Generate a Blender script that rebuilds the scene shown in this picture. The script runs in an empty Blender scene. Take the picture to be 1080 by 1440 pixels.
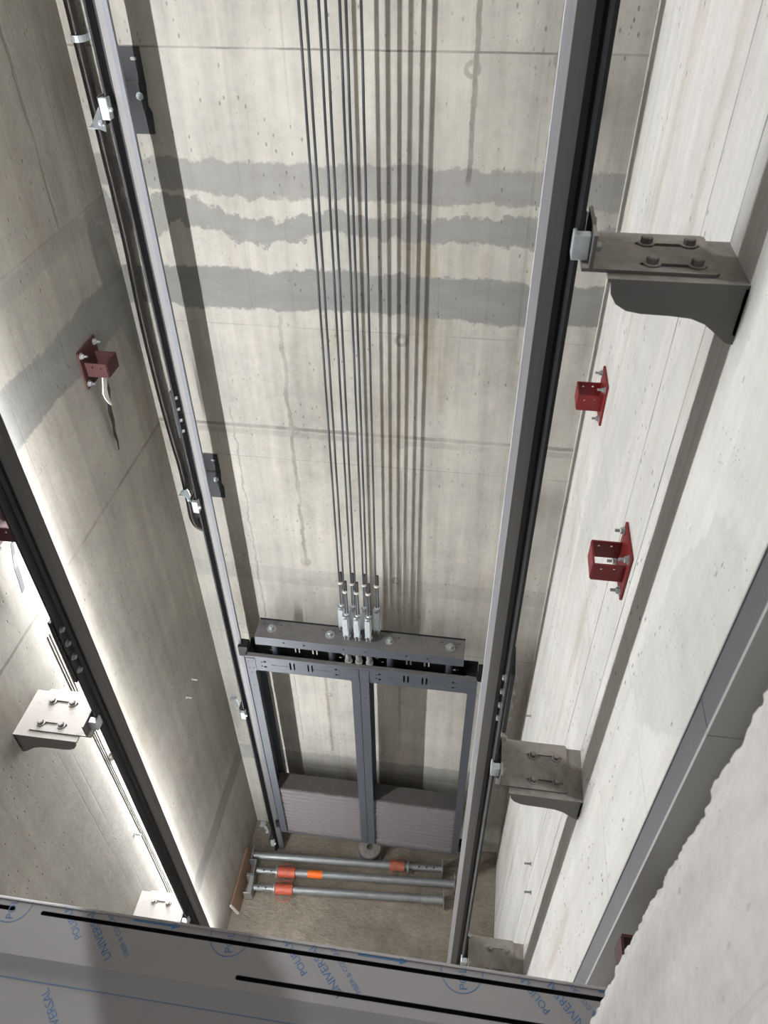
import bpy, bmesh, math, random
from mathutils import Vector, Matrix, noise
from mathutils.geometry import delaunay_2d_cdt
random.seed(7)
S = bpy.context.scene
COL = S.collection
PI = math.pi

# ------------------------------------------------------------------ camera
# All positions below are metres measured from the camera; ZO lifts them so that the pit floor is z = 0.
ZO = 5.866
F_PX = 1072.925
def cam_axes(p, y, r):
    cp, sp = math.cos(p), math.sin(p)
    fwd = Vector((math.sin(y)*cp, math.cos(y)*cp, -sp))
    right = Vector((math.cos(y), -math.sin(y), 0))
    down = fwd.cross(right)
    rr = math.cos(r)*right + math.sin(r)*down
    dd = -math.sin(r)*right + math.cos(r)*down
    return rr, -dd, -fwd
_r, _u, _b = cam_axes(math.radians(41.2936), math.radians(-8.6353), math.radians(.7566))
cd = bpy.data.cameras.new('camera'); cam = bpy.data.objects.new('camera', cd); COL.objects.link(cam)
cam.matrix_world = Matrix(((_r.x, _u.x, _b.x, 0), (_r.y, _u.y, _b.y, 0), (_r.z, _u.z, _b.z, ZO), (0, 0, 0, 1)))
cd.sensor_fit = 'HORIZONTAL'; cd.sensor_width = 36; cd.lens = F_PX/1080*36
cd.clip_start = .02; cd.clip_end = 60
cd.dof.use_dof = True; cd.dof.focus_distance = 3.4; cd.dof.aperture_fstop = 14
S.camera = cam

# ------------------------------------------------------------------ light
W = bpy.data.worlds.new('landing_daylight'); S.world = W; W.use_nodes = True
bg = W.node_tree.nodes['Background']; bg.inputs[0].default_value = (.93, .96, 1, 1); bg.inputs[1].default_value = .33
STRIP_POWER = 335.0                     # emission of the shaft's own light strip
S.view_settings.view_transform = 'Standard'
S.view_settings.look = 'None'
S.view_settings.exposure = 0.0
S.view_settings.gamma = 1.0
S.view_settings.use_curve_mapping = False

# ------------------------------------------------------------------ dimensions of the shaft
XL, XR, YB, ZF = -1.479, .4226, 2.78, -5.866
YF, XJ, XJL = .44, .264, -1.32           # front wall inner face, door jambs
ZTOP, ZLAND = 2.2, -1.63
YR = 1.372                               # car rails' depth

# ------------------------------------------------------------------ material helpers
def lin(c):
    f = lambda v: v/12.92 if v <= .04045 else ((v+.055)/1.055)**2.4
    return (f(c[0]/255), f(c[1]/255), f(c[2]/255), 1)

class G:
    def __init__(s, name):
        s.mat = bpy.data.materials.new(name); s.mat.use_nodes = True
        s.nt = s.mat.node_tree; s.bsdf = s.nt.nodes['Principled BSDF']
        s.tc = s.nt.nodes.new('ShaderNodeTexCoord')
    def new(s, t): return s.nt.nodes.new(t)
    def put(s, sock, v):
        if hasattr(v, 'is_output'): s.nt.links.new(v, sock)
        else: sock.default_value = v
    def m(s, op, a, b=0.0, c=None, clamp=False):
        n = s.new('ShaderNodeMath'); n.operation = op; n.use_clamp = clamp
        s.put(n.inputs[0], a); s.put(n.inputs[1], b)
        if c is not None: s.put(n.inputs[2], c)
        return n.outputs[0]
    def noise(s, vec, scale, detail=4, rough=.55, out=0):
        n = s.new('ShaderNodeTexNoise'); s.put(n.inputs['Vector'], vec)
        n.inputs['Scale'].default_value = scale; n.inputs['Detail'].default_value = detail; n.inputs['Roughness'].default_value = rough
        return n.outputs[out]
    def vor(s, vec, scale, feat='F1'):
        n = s.new('ShaderNodeTexVoronoi'); n.feature = feat; s.put(n.inputs['Vector'], vec); n.inputs['Scale'].default_value = scale
        return n.outputs['Distance']
    def mapv(s, vec, scale=(1, 1, 1), loc=(0, 0, 0)):
        n = s.new('ShaderNodeMapping'); s.put(n.inputs[0], vec); n.inputs['Scale'].default_value = scale; n.inputs['Location'].default_value = loc
        return n.outputs[0]
    def sep(s, vec):
        n = s.new('ShaderNodeSeparateXYZ'); s.put(n.inputs[0], vec); return n.outputs
    def ramp(s, v, lo, hi):           # smooth 0..1
        n = s.new('ShaderNodeMapRange'); n.interpolation_type = 'SMOOTHSTEP'
        s.put(n.inputs[0], v); s.put(n.inputs[1], lo); s.put(n.inputs[2], hi)
        return n.outputs[0]
    def mix(s, f, a, b, mode='MIX'):
        n = s.new('ShaderNodeMix'); n.data_type = 'RGBA'; n.blend_type = mode
        s.put(n.inputs[0], f); s.put(n.inputs[6], a); s.put(n.inputs[7], b)
        return n.outputs[2]
    def bump(s, h, strength, dist, prev=None):
        n = s.new('ShaderNodeBump'); n.inputs['Strength'].default_value = strength; n.inputs['Distance'].default_value = dist
        s.put(n.inputs['Height'], h)
        if prev is not None: s.put(n.inputs['Normal'], prev)
        return n.outputs[0]

def concrete(name, light, dark, axis='X', bands=(), joints=(), seams=(), rings=(), streak=.5, stain=0.0, grain=.5,
             patch=(132, 131, 128), pores=.5, blotch=None):
    g = G(name); ob = g.tc.outputs['Object']
    x, y, zraw = g.sep(ob)
    u = x if axis == 'X' else y
    z = g.m('SUBTRACT', zraw, ZO)
    big = g.noise(ob, 1.1, 5, .6)
    st = g.noise(g.mapv(ob, (9, 9, .55)), 1.6, 5, .6)
    fine = g.noise(ob, 38, 4, .65)
    mid = g.noise(ob, 6, 4, .6)
    f = g.m('ADD', g.m('MULTIPLY', g.m('SUBTRACT', st, .5), streak*1.6), g.m('MULTIPLY', g.m('SUBTRACT', big, .5), 1.7))
    f = g.m('ADD', f, g.m('MULTIPLY', g.m('SUBTRACT', mid, .5), .6))
    f = g.m('ADD', f, g.m('MULTIPLY', g.m('SUBTRACT', fine, .5), grain))
    f = g.m('ADD', f, .5, clamp=True)
    col = g.mix(f, lin(dark), lin(light))
    if stain:
        sn = g.ramp(g.noise(g.mapv(ob, (5, 5, .8), (3, 8, 1)), 1.3, 4, .6), .56, .72)
        col = g.mix(g.m('MULTIPLY', sn, stain), col, lin((205, 178, 128)), 'MULTIPLY')
    # mortar repair bands with ragged edges
    n1 = g.m('SUBTRACT', g.noise(ob, 2.6, 3, .6), .5); n2 = g.m('SUBTRACT', g.noise(ob, 24, 5, .7), .5)
    pm = None
    for lo, hi, amp, stg in bands:
        e = g.m('ADD', z, g.m('ADD', g.m('MULTIPLY', n1, amp), g.m('MULTIPLY', n2, amp*.3+.03)))
        k = g.m('MULTIPLY', g.ramp(e, lo-.006, lo+.006), g.m('SUBTRACT', 1, g.ramp(e, hi-.006, hi+.006)))
        k = g.m('MULTIPLY', k, stg)
        pm = k if pm is None else g.m('MAXIMUM', pm, k)
    if blotch:                          # free shaped mortar smears: (u, z, ru, rz, strength, lean)
        for bu, bz, ru, rz, stg, lean in blotch:
            du = g.m('SUBTRACT', u, bu); dz = g.m('SUBTRACT', z, bz)
            du2 = g.m('ADD', du, g.m('MULTIPLY', dz, lean))
            d = g.m('SQRT', g.m('ADD', g.m('POWER', g.m('DIVIDE', du2, ru), 2), g.m('POWER', g.m('DIVIDE', dz, rz), 2)))
            d = g.m('ADD', d, g.m('ADD', g.m('MULTIPLY', n1, 1.1), g.m('MULTIPLY', n2, .3)))
            k = g.m('MULTIPLY', g.m('SUBTRACT', 1, g.ramp(d, .92, 1.0)), stg)
            pm = k if pm is None else g.m('MAXIMUM', pm, k)
    if pm is not None:
        pc = g.mix(g.noise(g.mapv(ob, (1, 1, 3)), 5, 4, .6), lin([c*.86 for c in patch]), lin([min(255, c*1.1) for c in patch]))
        col = g.mix(pm, col, pc)
    dk = None
    def acc(k):
        nonlocal dk
        dk = k if dk is None else g.m('MAXIMUM', dk, k)
    wob = g.m('MULTIPLY', g.m('SUBTRACT', g.noise(ob, 9, 4, .7), .5), .02)
    brk = g.ramp(g.noise(ob, 4.5, 3, .6), .38, .6)
    for z0, w, stg in joints:
        d = g.m('ABSOLUTE', g.m('SUBTRACT', g.m('ADD', z, g.m('MULTIPLY', wob, min(1, w*60))), z0))
        acc(g.m('MULTIPLY', g.m('SUBTRACT', 1, g.ramp(d, w*.5, w)), g.m('MULTIPLY_ADD', brk, .55*stg, .45*stg)))
    for u0, w, z0, z1, wv, stg in seams:
        d = g.m('ABSOLUTE', g.m('SUBTRACT', g.m('ADD', u, g.m('MULTIPLY', wob, wv)), u0))
        k = g.m('SUBTRACT', 1, g.ramp(d, w*.4, w))
        k = g.m('MULTIPLY', k, g.m('MULTIPLY', g.ramp(z, z0-.02, z0+.02), g.m('SUBTRACT', 1, g.ramp(z, z1-.02, z1+.02))))
        acc(g.m('MULTIPLY', k, g.m('MULTIPLY_ADD', brk, .5*stg, .5*stg)))
    for u0, z0, r, stg in rings:
        d = g.m('SQRT', g.m('ADD', g.m('POWER', g.m('SUBTRACT', u, u0), 2), g.m('POWER', g.m('SUBTRACT', z, z0), 2)))
        d = g.m('ADD', d, g.m('MULTIPLY', wob, .35))
        k = g.m('SUBTRACT', 1, g.ramp(g.m('ABSOLUTE', g.m('SUBTRACT', d, r*.7)), r*.15, r*.4))
        acc(g.m('MULTIPLY', k, g.m('MULTIPLY_ADD', brk, .6*stg, .15*stg)))
    # air pores: small dark vertical specks
    pv = g.vor(g.mapv(ob, (1, 1, .5)), 36)
    pz = g.ramp(g.noise(ob, 3.2, 2, .5), .42, .62)
    acc(g.m('MULTIPLY', g.m('MULTIPLY', g.m('SUBTRACT', 1, g.ramp(pv, .09, .16)), pz), pores))
    pv2 = g.vor(g.mapv(ob, (1, 1, .8), (.3, .7, .1)), 70)
    acc(g.m('MULTIPLY', g.m('MULTIPLY', g.m('SUBTRACT', 1, g.ramp(pv2, .08, .16)), g.ramp(g.noise(ob, 7, 2, .5), .5, .66)), pores*.8))
    # thin run-down streaks and cloudy stains
    rs = g.ramp(g.noise(g.mapv(ob, (26, 26, .35), (1, 4, 2)), 1.5, 3, .6), .60, .74)
    acc(g.m('MULTIPLY', rs, .16))
    cl = g.ramp(g.noise(g.mapv(ob, (1, 1, .7), (5, 2, 9)), 3.4, 6, .7), .52, .75)
    acc(g.m('MULTIPLY', cl, .20))
    col = g.mix(g.m('MULTIPLY', dk, .8), col, lin((62, 58, 52)))
    g.put(g.bsdf.inputs['Base Color'], col)
    g.bsdf.inputs['Roughness'].default_value = .85
    g.bsdf.inputs['Specular IOR Level'].default_value = .25
    h = g.m('SUBTRACT', g.m('ADD', g.m('MULTIPLY', fine, .35), g.m('MULTIPLY', mid, .8)), g.m('MULTIPLY', dk, 1.3))
    g.put(g.bsdf.inputs['Normal'], g.bump(h, .35, .006))
    return g.mat

def plain(name, c, rough=.5, metal=0.0, var=.12, scale=30, dust_tint=0.0, dust_tint_c=(176, 168, 158), stretch=None, spec=.5, bump=0.0):
    g = G(name); ob = g.tc.outputs['Object']
    v = g.mapv(ob, stretch) if stretch else ob
    n = g.noise(v, scale, 4, .6)
    col = g.mix(n, lin([k*(1-var) for k in c]), lin([min(255, k*(1+var)) for k in c]))
    if dust_tint:
        gn = g.new('ShaderNodeNewGeometry'); up = g.sep(gn.outputs['Normal'])[2]
        k = g.m('MULTIPLY', g.ramp(up, .55, .95), g.m('MULTIPLY', g.ramp(g.noise(ob, 14, 5, .7), .05, .7), dust_tint))
        col = g.mix(k, col, lin(dust_tint_c))
        g.put(g.bsdf.inputs['Roughness'], g.m('MULTIPLY_ADD', k, .9-rough, rough))
        if metal: g.put(g.bsdf.inputs['Metallic'], g.m('MULTIPLY', g.m('SUBTRACT', 1, k), metal))
    else:
        g.bsdf.inputs['Metallic'].default_value = metal
        g.put(g.bsdf.inputs['Roughness'], g.m('MULTIPLY_ADD', n, .15, max(.02, rough-.07)))
    g.put(g.bsdf.inputs['Base Color'], col)
    g.bsdf.inputs['Specular IOR Level'].default_value = spec
    if bump: g.put(g.bsdf.inputs['Normal'], g.bump(n, bump, .004))
    return g.mat

def emit(name, c, power):
    g = G(name); g.bsdf.inputs['Base Color'].default_value = lin(c)
    g.bsdf.inputs['Emission Color'].default_value = lin(c); g.bsdf.inputs['Emission Strength'].default_value = power
    return g.mat

M = {}
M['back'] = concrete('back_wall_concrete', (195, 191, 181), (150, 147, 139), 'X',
    bands=[(-.975, -.86, .12, .7), (-1.125, -1.02, .30, .8), (-1.425, -1.255, .10, .95), (-4.93, -4.76, .05, .5), (-3.05, -2.93, .05, .25)],
    joints=[(-.502, .004, .7), (-2.012, .012, .6), (-2.045, .02, .25), (-2.19, .003, .35), (-3.52, .004, .4), (-1.50, .003, .3)],
    seams=[(-.845, .012, -2.9, -1.45, 2.5, .55), (-.105, .012, -.9, .3, 1.5, .6), (-1.12, .006, -3.5, -1.9, 3, .4), (-.34, .012, -4.6, -2.2, 1.0, .35),
           (-.80, .012, -4.7, -3.5, 1.5, .45), (-1.0, .005, -4.6, -3.5, 2, .35), (-.52, .03, -4.7, -.2, .5, .12), (.15, .004, -.9, .3, 1, .3)],
    rings=[(-.835, -2.02, .03, .6), (-.846, -2.87, .03, .7), (-.34, -1.53, .03, .6), (-.345, -2.05, .028, .4), (-.36, -2.95, .028, .6), (-.115, -.55, .028, .6), (.165, -.52, .03, .6), (-.79, -4.05, .025, .7), (-.30, -4.05, .03, .7)],
    streak=.95, stain=.4, pores=.6)
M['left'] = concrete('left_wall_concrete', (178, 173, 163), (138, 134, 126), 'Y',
    bands=[(-1.47, -1.27, .09, .9), (-4.93, -4.76, .05, .85), (-1.07, -1.0, .05, .35)],
    joints=[(-2.03, .01, .55), (-.99, .005, .35), (-1.62, .002, .25), (-3.6, .002, .2)],
    seams=[(2.42, .012, -1.0, .6, 2.0, .4), (2.62, .02, -4.7, -1.0, 3, .15)], rings=[(2.24, -2.09, .05, .35)],
    streak=.7, stain=.22, pores=.6, blotch=[(2.70, -1.35, .09, .35, .75, .2)])
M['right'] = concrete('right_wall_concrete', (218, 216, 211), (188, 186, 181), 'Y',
    joints=[(-1.985, .004, .35), (-1.55, .003, .3)],
    seams=[(1.648, .0045, -5.9, 2.2, .12, 1.0), (1.432, .0045, -5.9, 2.2, .12, 1.0)],
    streak=.8, stain=.3, pores=1.0,
    blotch=[(1.95, -1.3, .13, .75, .55, .25), (1.0, -1.15, .17, .36, .5, .3), (1.5, -1.0, .12, .5, .3, .3)], patch=(188, 187, 184))
M['front'] = concrete('front_wall_concrete', (211, 207, 204), (176, 172, 169), 'Y', streak=.6, stain=.08, pores=.3, grain=.7)
M['slab'] = concrete('landing_concrete', (190, 186, 178), (160, 156, 150), 'Y', streak=.1)

def floor_mat():
    g = G('pit_floor_dusty_concrete'); ob = g.tc.outputs['Object']
    a = g.noise(ob, 2.2, 5, .6); b = g.noise(g.mapv(ob, (1, 1.6, 1)), 26, 5, .65); c = g.noise(ob, 90, 3, .6)
    f = g.m('ADD', g.m('MULTIPLY_ADD', g.m('SUBTRACT', a, .5), 1.6, .5), g.m('MULTIPLY', g.m('SUBTRACT', b, .5), .8), clamp=True)
    col = g.mix(f, lin((104, 97, 87)), lin((164, 154, 139)))
    g.put(g.bsdf.inputs['Base Color'], col); g.bsdf.inputs['Roughness'].default_value = .93; g.bsdf.inputs['Specular IOR Level'].default_value = .15
    g.put(g.bsdf.inputs['Normal'], g.bump(g.m('ADD', b, g.m('MULTIPLY', c, .3)), .8, .02))
    return g.mat
M['floor'] = floor_mat()
M['machined'] = plain('machined_rail_steel', (124, 122, 121), .42, .5, .10, 60, stretch=(1, 1, .03))
M['nose'] = plain('polished_rail_nose', (112, 113, 118), .5, .45, .12, 60, stretch=(1, 1, .05))
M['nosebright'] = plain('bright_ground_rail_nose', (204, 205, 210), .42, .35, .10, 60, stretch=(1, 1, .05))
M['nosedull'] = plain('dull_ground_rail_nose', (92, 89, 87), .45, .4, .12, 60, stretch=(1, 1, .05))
M['railblack'] = plain('black_primer_steel', (15, 16, 20), .4, 0, .2, 20)
M['bracket'] = plain('grey_painted_bracket_steel', (92, 90, 88), .55, .1, .06, 12, dust_tint=1.0, dust_tint_c=(160, 154, 146))
M['bracketwhite'] = plain('bracket_steel_dusted_and_strip_lit', (96, 94, 92), .6, .1, .06, 12, dust_tint=1.6, dust_tint_c=(205, 200, 194))  # plaster dust, whitened further with the nearby strip's brightness in the colour
M['bracketback'] = plain('dark_slate_bracket_steel', (58, 60, 63), .5, .2, .08, 12, dust_tint=.3)
M['zinc'] = plain('zinc_plated_steel', (206, 213, 217), .3, .55, .10, 40)
M['zincdull'] = plain('dull_galvanised_steel', (158, 160, 160), .42, .6, .14, 30)
M['cwt'] = plain('slate_grey_counterweight_paint', (74, 78, 85), .45, .1, .06, 15, dust_tint=.75, dust_tint_c=(116, 110, 104))
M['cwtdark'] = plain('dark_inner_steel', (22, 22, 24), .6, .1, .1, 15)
M['filler'] = plain('cast_grey_filler', (106, 101, 102), .85, 0, .16, 14, stretch=(1, 1, 8), bump=.5)
M['fillertop'] = plain('cast_grey_filler_dark_top', (104, 99, 99), .9, 0, .12, 9, dust_tint=1.5, dust_tint_c=(70, 67, 65))  # faces turned upward are coloured darker than the sides
M['rope'] = plain('dark_wire_rope', (74, 76, 79), .55, .35, .2, 120)
M['tape'] = plain('brown_black_tape', (46, 36, 30), .6, 0, .3, 60)
M['paper'] = plain('white_ring', (206, 204, 196), .6, 0, .05, 40)
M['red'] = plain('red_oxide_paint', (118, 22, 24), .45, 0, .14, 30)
M['redshaded'] = plain('shaded_red_paint', (66, 30, 28), .75, 0, .2, 22)  # darker copy of the red paint, with low light put into the colour
M['conduit'] = plain('black_plastic_conduit', (30, 25, 22), .35, 0, .2, 14)
M['rubber'] = plain('dark_grey_rubber', (74, 72, 70), .7, 0, .08, 30, dust_tint=.5)
M['orange'] = plain('orange_painted_collar', (180, 84, 60), .5, 0, .15, 40)
M['orangedirty'] = plain('worn_orange_collar', (140, 78, 58), .65, 0, .4, 25)
M['sticker'] = plain('orange_sticker', (238, 110, 30), .45, 0, .04, 20)
M['galv'] = plain('galvanised_prop_tube', (140, 143, 143), .42, .5, .16, 18)
M['ply'] = plain('plywood_board', (120, 96, 76), .8, 0, .15, 12, stretch=(8, 1, 8))
M['plyend'] = plain('white_board_end', (214, 210, 202), .8, 0, .04, 20)
M['trunk'] = plain('light_grey_trunking', (150, 149, 146), .5, 0, .03, 8)
M['lid'] = plain('slate_grey_trunking_lid', (60, 62, 64), .5, 0, .04, 8)
M['film'] = plain('film_wrapped_steel', (146, 143, 144), .48, .05, .04, 6, dust_tint=.25, dust_tint_c=(168, 163, 158))
M['ink'] = plain('blue_film_ink', (70, 112, 156), .5, 0, .05, 30)
M['whiteplastic'] = plain('torn_white_foam', (214, 210, 204), .8, 0, .05, 30)
M['blackplastic'] = plain('black_plastic_strip', (34, 33, 32), .5, 0, .15, 30)
M['strip'] = emit('lit_light_strip', (247, 249, 252), STRIP_POWER)
M['cable'] = plain('grey_flat_cable', (128, 124, 116), .6, 0, .06, 30)

# ------------------------------------------------------------------ mesh helpers
class MB:
    def __init__(s): s.v = []; s.f = []
    def add(s, vs, fs):
        o = len(s.v); s.v += [tuple(p) for p in vs]; s.f += [tuple(i+o for i in f) for f in fs]; return s
    def box(s, x0, x1, y0, y1, z0, z1):
        x0, x1 = min(x0, x1), max(x0, x1)
        return s.add([(x0, y0, z0), (x1, y0, z0), (x1, y1, z0), (x0, y1, z0), (x0, y0, z1), (x1, y0, z1), (x1, y1, z1), (x0, y1, z1)],
              [(0, 3, 2, 1), (4, 5, 6, 7), (0, 1, 5, 4), (1, 2, 6, 5), (2, 3, 7, 6), (3, 0, 4, 7)])
    def loft(s, rings, caps=True):
        n = len(rings[0]); o = len(s.v)
        for r in rings: s.v += [tuple(p) for p in r]
        for i in range(len(rings)-1):
            for j in range(n):
                a = o+i*n+j; b = o+i*n+(j+1) % n
                s.f.append((a, b, b+n, a+n))
        if caps:
            s.f.append(tuple(o+j for j in reversed(range(n)))); s.f.append(tuple(o+(len(rings)-1)*n+j for j in range(n)))
        return s
    def cyl(s, p0, p1, r, n=16, r1=None):
        p0, p1 = Vector(p0), Vector(p1); d = (p1-p0).normalized()
        a = d.orthogonal().normalized(); b = d.cross(a); r1 = r if r1 is None else r1
        rg = lambda p, q: [p+q*(math.cos(2*PI*k/n)*a+math.sin(2*PI*k/n)*b) for k in range(n)]
        return s.loft([rg(p0, r), rg(p1, r1)])
    def tube(s, pts, r, n=8, caps=True):
        pts = [Vector(p) for p in pts]; rings = []; up = None
        for i, p in enumerate(pts):
            d = (pts[min(i+1, len(pts)-1)]-pts[max(i-1, 0)]).normalized()
            if up is None: up = d.orthogonal().normalized()
            up = (up-d*up.dot(d)).normalized(); b = d.cross(up)
            rings.append([p+r*(math.cos(2*PI*k/n)*up+math.sin(2*PI*k/n)*b) for k in range(n)])
        return s.loft(rings, caps)
    def prism(s, poly, axis, lo, hi):
        # poly: list of 2d points; axis 'X': (y,z), 'Y': (x,z), 'Z': (x,y)
        mk = {'X': lambda a, b, t: (t, a, b), 'Y': lambda a, b, t: (a, t, b), 'Z': lambda a, b, t: (a, b, t)}[axis]
        return s.loft([[mk(a, b, lo) for a, b in poly], [mk(a, b, hi) for a, b in poly]])
    def plate(s, outline, holes, axis, lo, hi):
        mk = {'X': lambda a, b, t: (t, a, b), 'Y': lambda a, b, t: (a, t, b), 'Z': lambda a, b, t: (a, b, t)}[axis]
        loops = [outline]+list(holes); vs = []; es = []
        for L in loops:
            o = len(vs); vs += [Vector(p) for p in L]; es += [(o+i, o+(i+1) % len(L)) for i in range(len(L))]
        V, E, Fc, *_ = delaunay_2d_cdt(vs, es, [], 1, 1e-6)
        def inside(p, L):
            r = False
            for i in range(len(L)):
                (x1, y1), (x2, y2) = L[i], L[i-1]
                if (y1 > p[1]) != (y2 > p[1]) and p[0] < (x2-x1)*(p[1]-y1)/(y2-y1)+x1: r = not r
            return r
        def cen(f): return (sum(V[i].x for i in f)/len(f), sum(V[i].y for i in f)/len(f))
        Fc = [f for f in Fc if inside(cen(f), outline) and not any(inside(cen(f), h) for h in holes)]
        o = len(s.v); n = len(V)
        s.v += [mk(p.x, p.y, lo) for p in V]+[mk(p.x, p.y, hi) for p in V]
        for f in Fc:
            s.f.append(tuple(o+i for i in reversed(f))); s.f.append(tuple(o+n+i for i in f))
        cnt = {}
        for f in Fc:
            for i in range(len(f)):
                a, b = f[i], f[(i+1) % len(f)]
                cnt[(a, b)] = 1
        for a, b in cnt:
            if (b, a) not in cnt: s.f.append((o+a, o+b, o+n+b, o+n+a))
        return s
    def hexbolt(s, c, axis, r, h, washer=True, sgn=1):
        ax = {'X': Vector((1, 0, 0)), 'Y': Vector((0, 1, 0)), 'Z': Vector((0, 0, 1))}[axis]*sgn
        c = Vector(c)
        if washer: s.cyl(c, c+ax*h*.22, r*1.45, 16); c = c+ax*h*.22
        s.cyl(c, c+ax*h*.7, r, 6); s.cyl(c+ax*h*.7, c+ax*h*.82, r*.93, 6, r*.72)
        return s
    def build(s, name, mat, parent=None, org=None, smooth=False, bevel=0, kind=None):
        if parent is not None: o = ORG[parent.name]
        else: o = org or (0, 0, -ZO)
        me = bpy.data.meshes.new(name)
        me.from_pydata([(p[0]-o[0], p[1]-o[1], p[2]-o[2]) for p in s.v], [], s.f)
        bm = bmesh.new(); bm.from_mesh(me)
        bmesh.ops.recalc_face_normals(bm, faces=bm.faces)
        bm.to_mesh(me); bm.free()
        me.materials.append(M[mat] if isinstance(mat, str) else mat)
        ob = bpy.data.objects.new(name, me); COL.objects.link(ob); ORG[ob.name] = o
        if smooth:
            for p in me.polygons: p.use_smooth = True
            try: me.set_sharp_from_angle(angle=math.radians(40))
            except Exception: pass
        if bevel:
            b = ob.modifiers.new('bevel', 'BEVEL'); b.width = bevel; b.segments = 2; b.limit_method = 'ANGLE'
        if parent is not None: ob.parent = parent
        else: ob.location = (o[0], o[1], o[2]+ZO)
        if kind: ob['kind'] = kind
        return ob
ORG = {}
def tag(o, label, cat, group=None):
    o['label'] = label; o['category'] = cat
    if group: o['group'] = group
    return o
def thing(name, label, cat, org, group=None, rotz=0):
    o = bpy.data.objects.new(name, None); COL.objects.link(o); o.empty_display_size = .05
    o.location = (org[0], org[1], org[2]+ZO); o.rotation_euler = (0, 0, rotz); ORG[o.name] = tuple(org)
    return tag(o, label, cat, group)
def dup(root, org, label=None, rotz=None):
    r = root.copy(); COL.objects.link(r); r.location = (org[0], org[1], org[2]+ZO); ORG[r.name] = tuple(org)
    if label: r['label'] = label
    if rotz is not None: r.rotation_euler = (0, 0, rotz)
    for ch in list(root.children):
        c = ch.copy(); COL.objects.link(c); c.parent = r
        for gch in list(ch.children):
            d = gch.copy(); COL.objects.link(d); d.parent = c
    return r
def slot(cx, cy, lx, w, n=6):
    # stadium along first axis
    r = w/2; h = lx/2-r; P = []
    for k in range(n+1): t = -PI/2+PI*k/n; P.append((cx+h+r*math.cos(t), cy+r*math.sin(t)))
    for k in range(n+1): t = PI/2+PI*k/n; P.append((cx-h+r*math.cos(t), cy+r*math.sin(t)))
    return P
def vslot(cx, cy, lz, w, n=4): return [(cx+(b-cy), cy+(a-cx)) for a, b in slot(cx, cy, lz, w, n)]
def disc(cx, cy, r, n=10): return [(cx+r*math.cos(2*PI*k/n), cy+r*math.sin(2*PI*k/n)) for k in range(n)]
def rect(x0, x1, y0, y1): return [(x0, y0), (x1, y0), (x1, y1), (x0, y1)]

# ================================================================== the shaft
def struct(name, mb, mat, **k):
    o = mb.build(name, mat, **k); o['kind'] = 'structure'; return o
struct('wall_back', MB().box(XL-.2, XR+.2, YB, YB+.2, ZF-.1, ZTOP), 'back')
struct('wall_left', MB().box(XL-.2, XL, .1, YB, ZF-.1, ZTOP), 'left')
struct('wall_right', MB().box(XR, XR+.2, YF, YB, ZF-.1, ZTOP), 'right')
struct('ceiling', MB().box(XL-.2, XR+.2, .1, YB+.2, ZTOP, ZTOP+.2), 'slab')

def pit_floor():
    mb = MB(); nx, ny = 150, 180; x0, x1, y0, y1 = XL, XR, YF, YB
    for j in range(ny+1):
        for i in range(nx+1):
            x = x0+(x1-x0)*i/nx; y = y0+(y1-y0)*j/ny
            h = .006*noise.fractal(Vector((x*9, y*13, .3)), 1.0, 2.0, 4)+.004*noise.noise(Vector((x*2.5, y*2.5, 4)))
            mb.v.append((x, y, ZF-.006+min(h, .006)))
    for j in range(ny):
        for i in range(nx):
            a = j*(nx+1)+i; mb.f.append((a, a+1, a+nx+2, a+nx+1))
    return mb
struct('floor', pit_floor(), 'floor', smooth=True)

# front wall: the jamb by the camera has a broken, crumbling inner edge
def jamb():
    mb = MB(); Yn = .08; z0, z1 = ZLAND, .62; ny, nz = 90, 720
    for k in range(nz+1):
        z = z0+(z1-z0)*k/nz
        e = .010*noise.noise(Vector((z*4.3, 1.3, 0)))+.0045*noise.noise(Vector((z*13, 5.1, 0)))+.002*noise.noise(Vector((z*41, 2.7, 0)))+.0014*noise.noise(Vector((z*97, 9.7, 0)))
        for j in range(ny+1):
            t = j/ny
            y = Yn+(YF-Yn)*t+e*max(0, (t-.8)/.2)**1.2
            edge = max(0, (t-.90)/.10)
            dx = .0016*noise.fractal(Vector((y*22, z*22, 7)), 1.0, 2.0, 4)
            dx += edge**2*(.006+.007*noise.fractal(Vector((z*30, y*45, 3)), 1.0, 2.0, 3))
            mb.v.append((XJ+dx, y, z))
        # inner face column, going to the right wall
        mb.v.append((XR+.2, YF+e*.3, z)); mb.v.append((XR+.2, Yn, z))
    w = ny+3
    for k in range(nz):
        for j in range(w):
            a = k*w+j; b = k*w+(j+1) % w
            mb.f.append((a, b, b+w, a+w))
    mb.f.append(tuple(range(w))); mb.f.append(tuple(nz*w+j for j in reversed(range(w))))
    return mb
struct('wall_front', jamb(), 'front', smooth=True)
struct('wall_front', MB().box(XL, XJL, .1, YF, ZLAND, .62), 'front')
struct('wall_front', MB().box(XL, XR+.2, .1, YF, .62, ZTOP), 'front')
struct('wall_front', MB().box(XL, XR+.2, .24, YF, ZF-.1, ZLAND-.22), 'front')
struct('floor_landing', MB().box(XL-1.0, XR+1.2, -2.2, YF, ZLAND-.22, ZLAND), 'slab')

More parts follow.
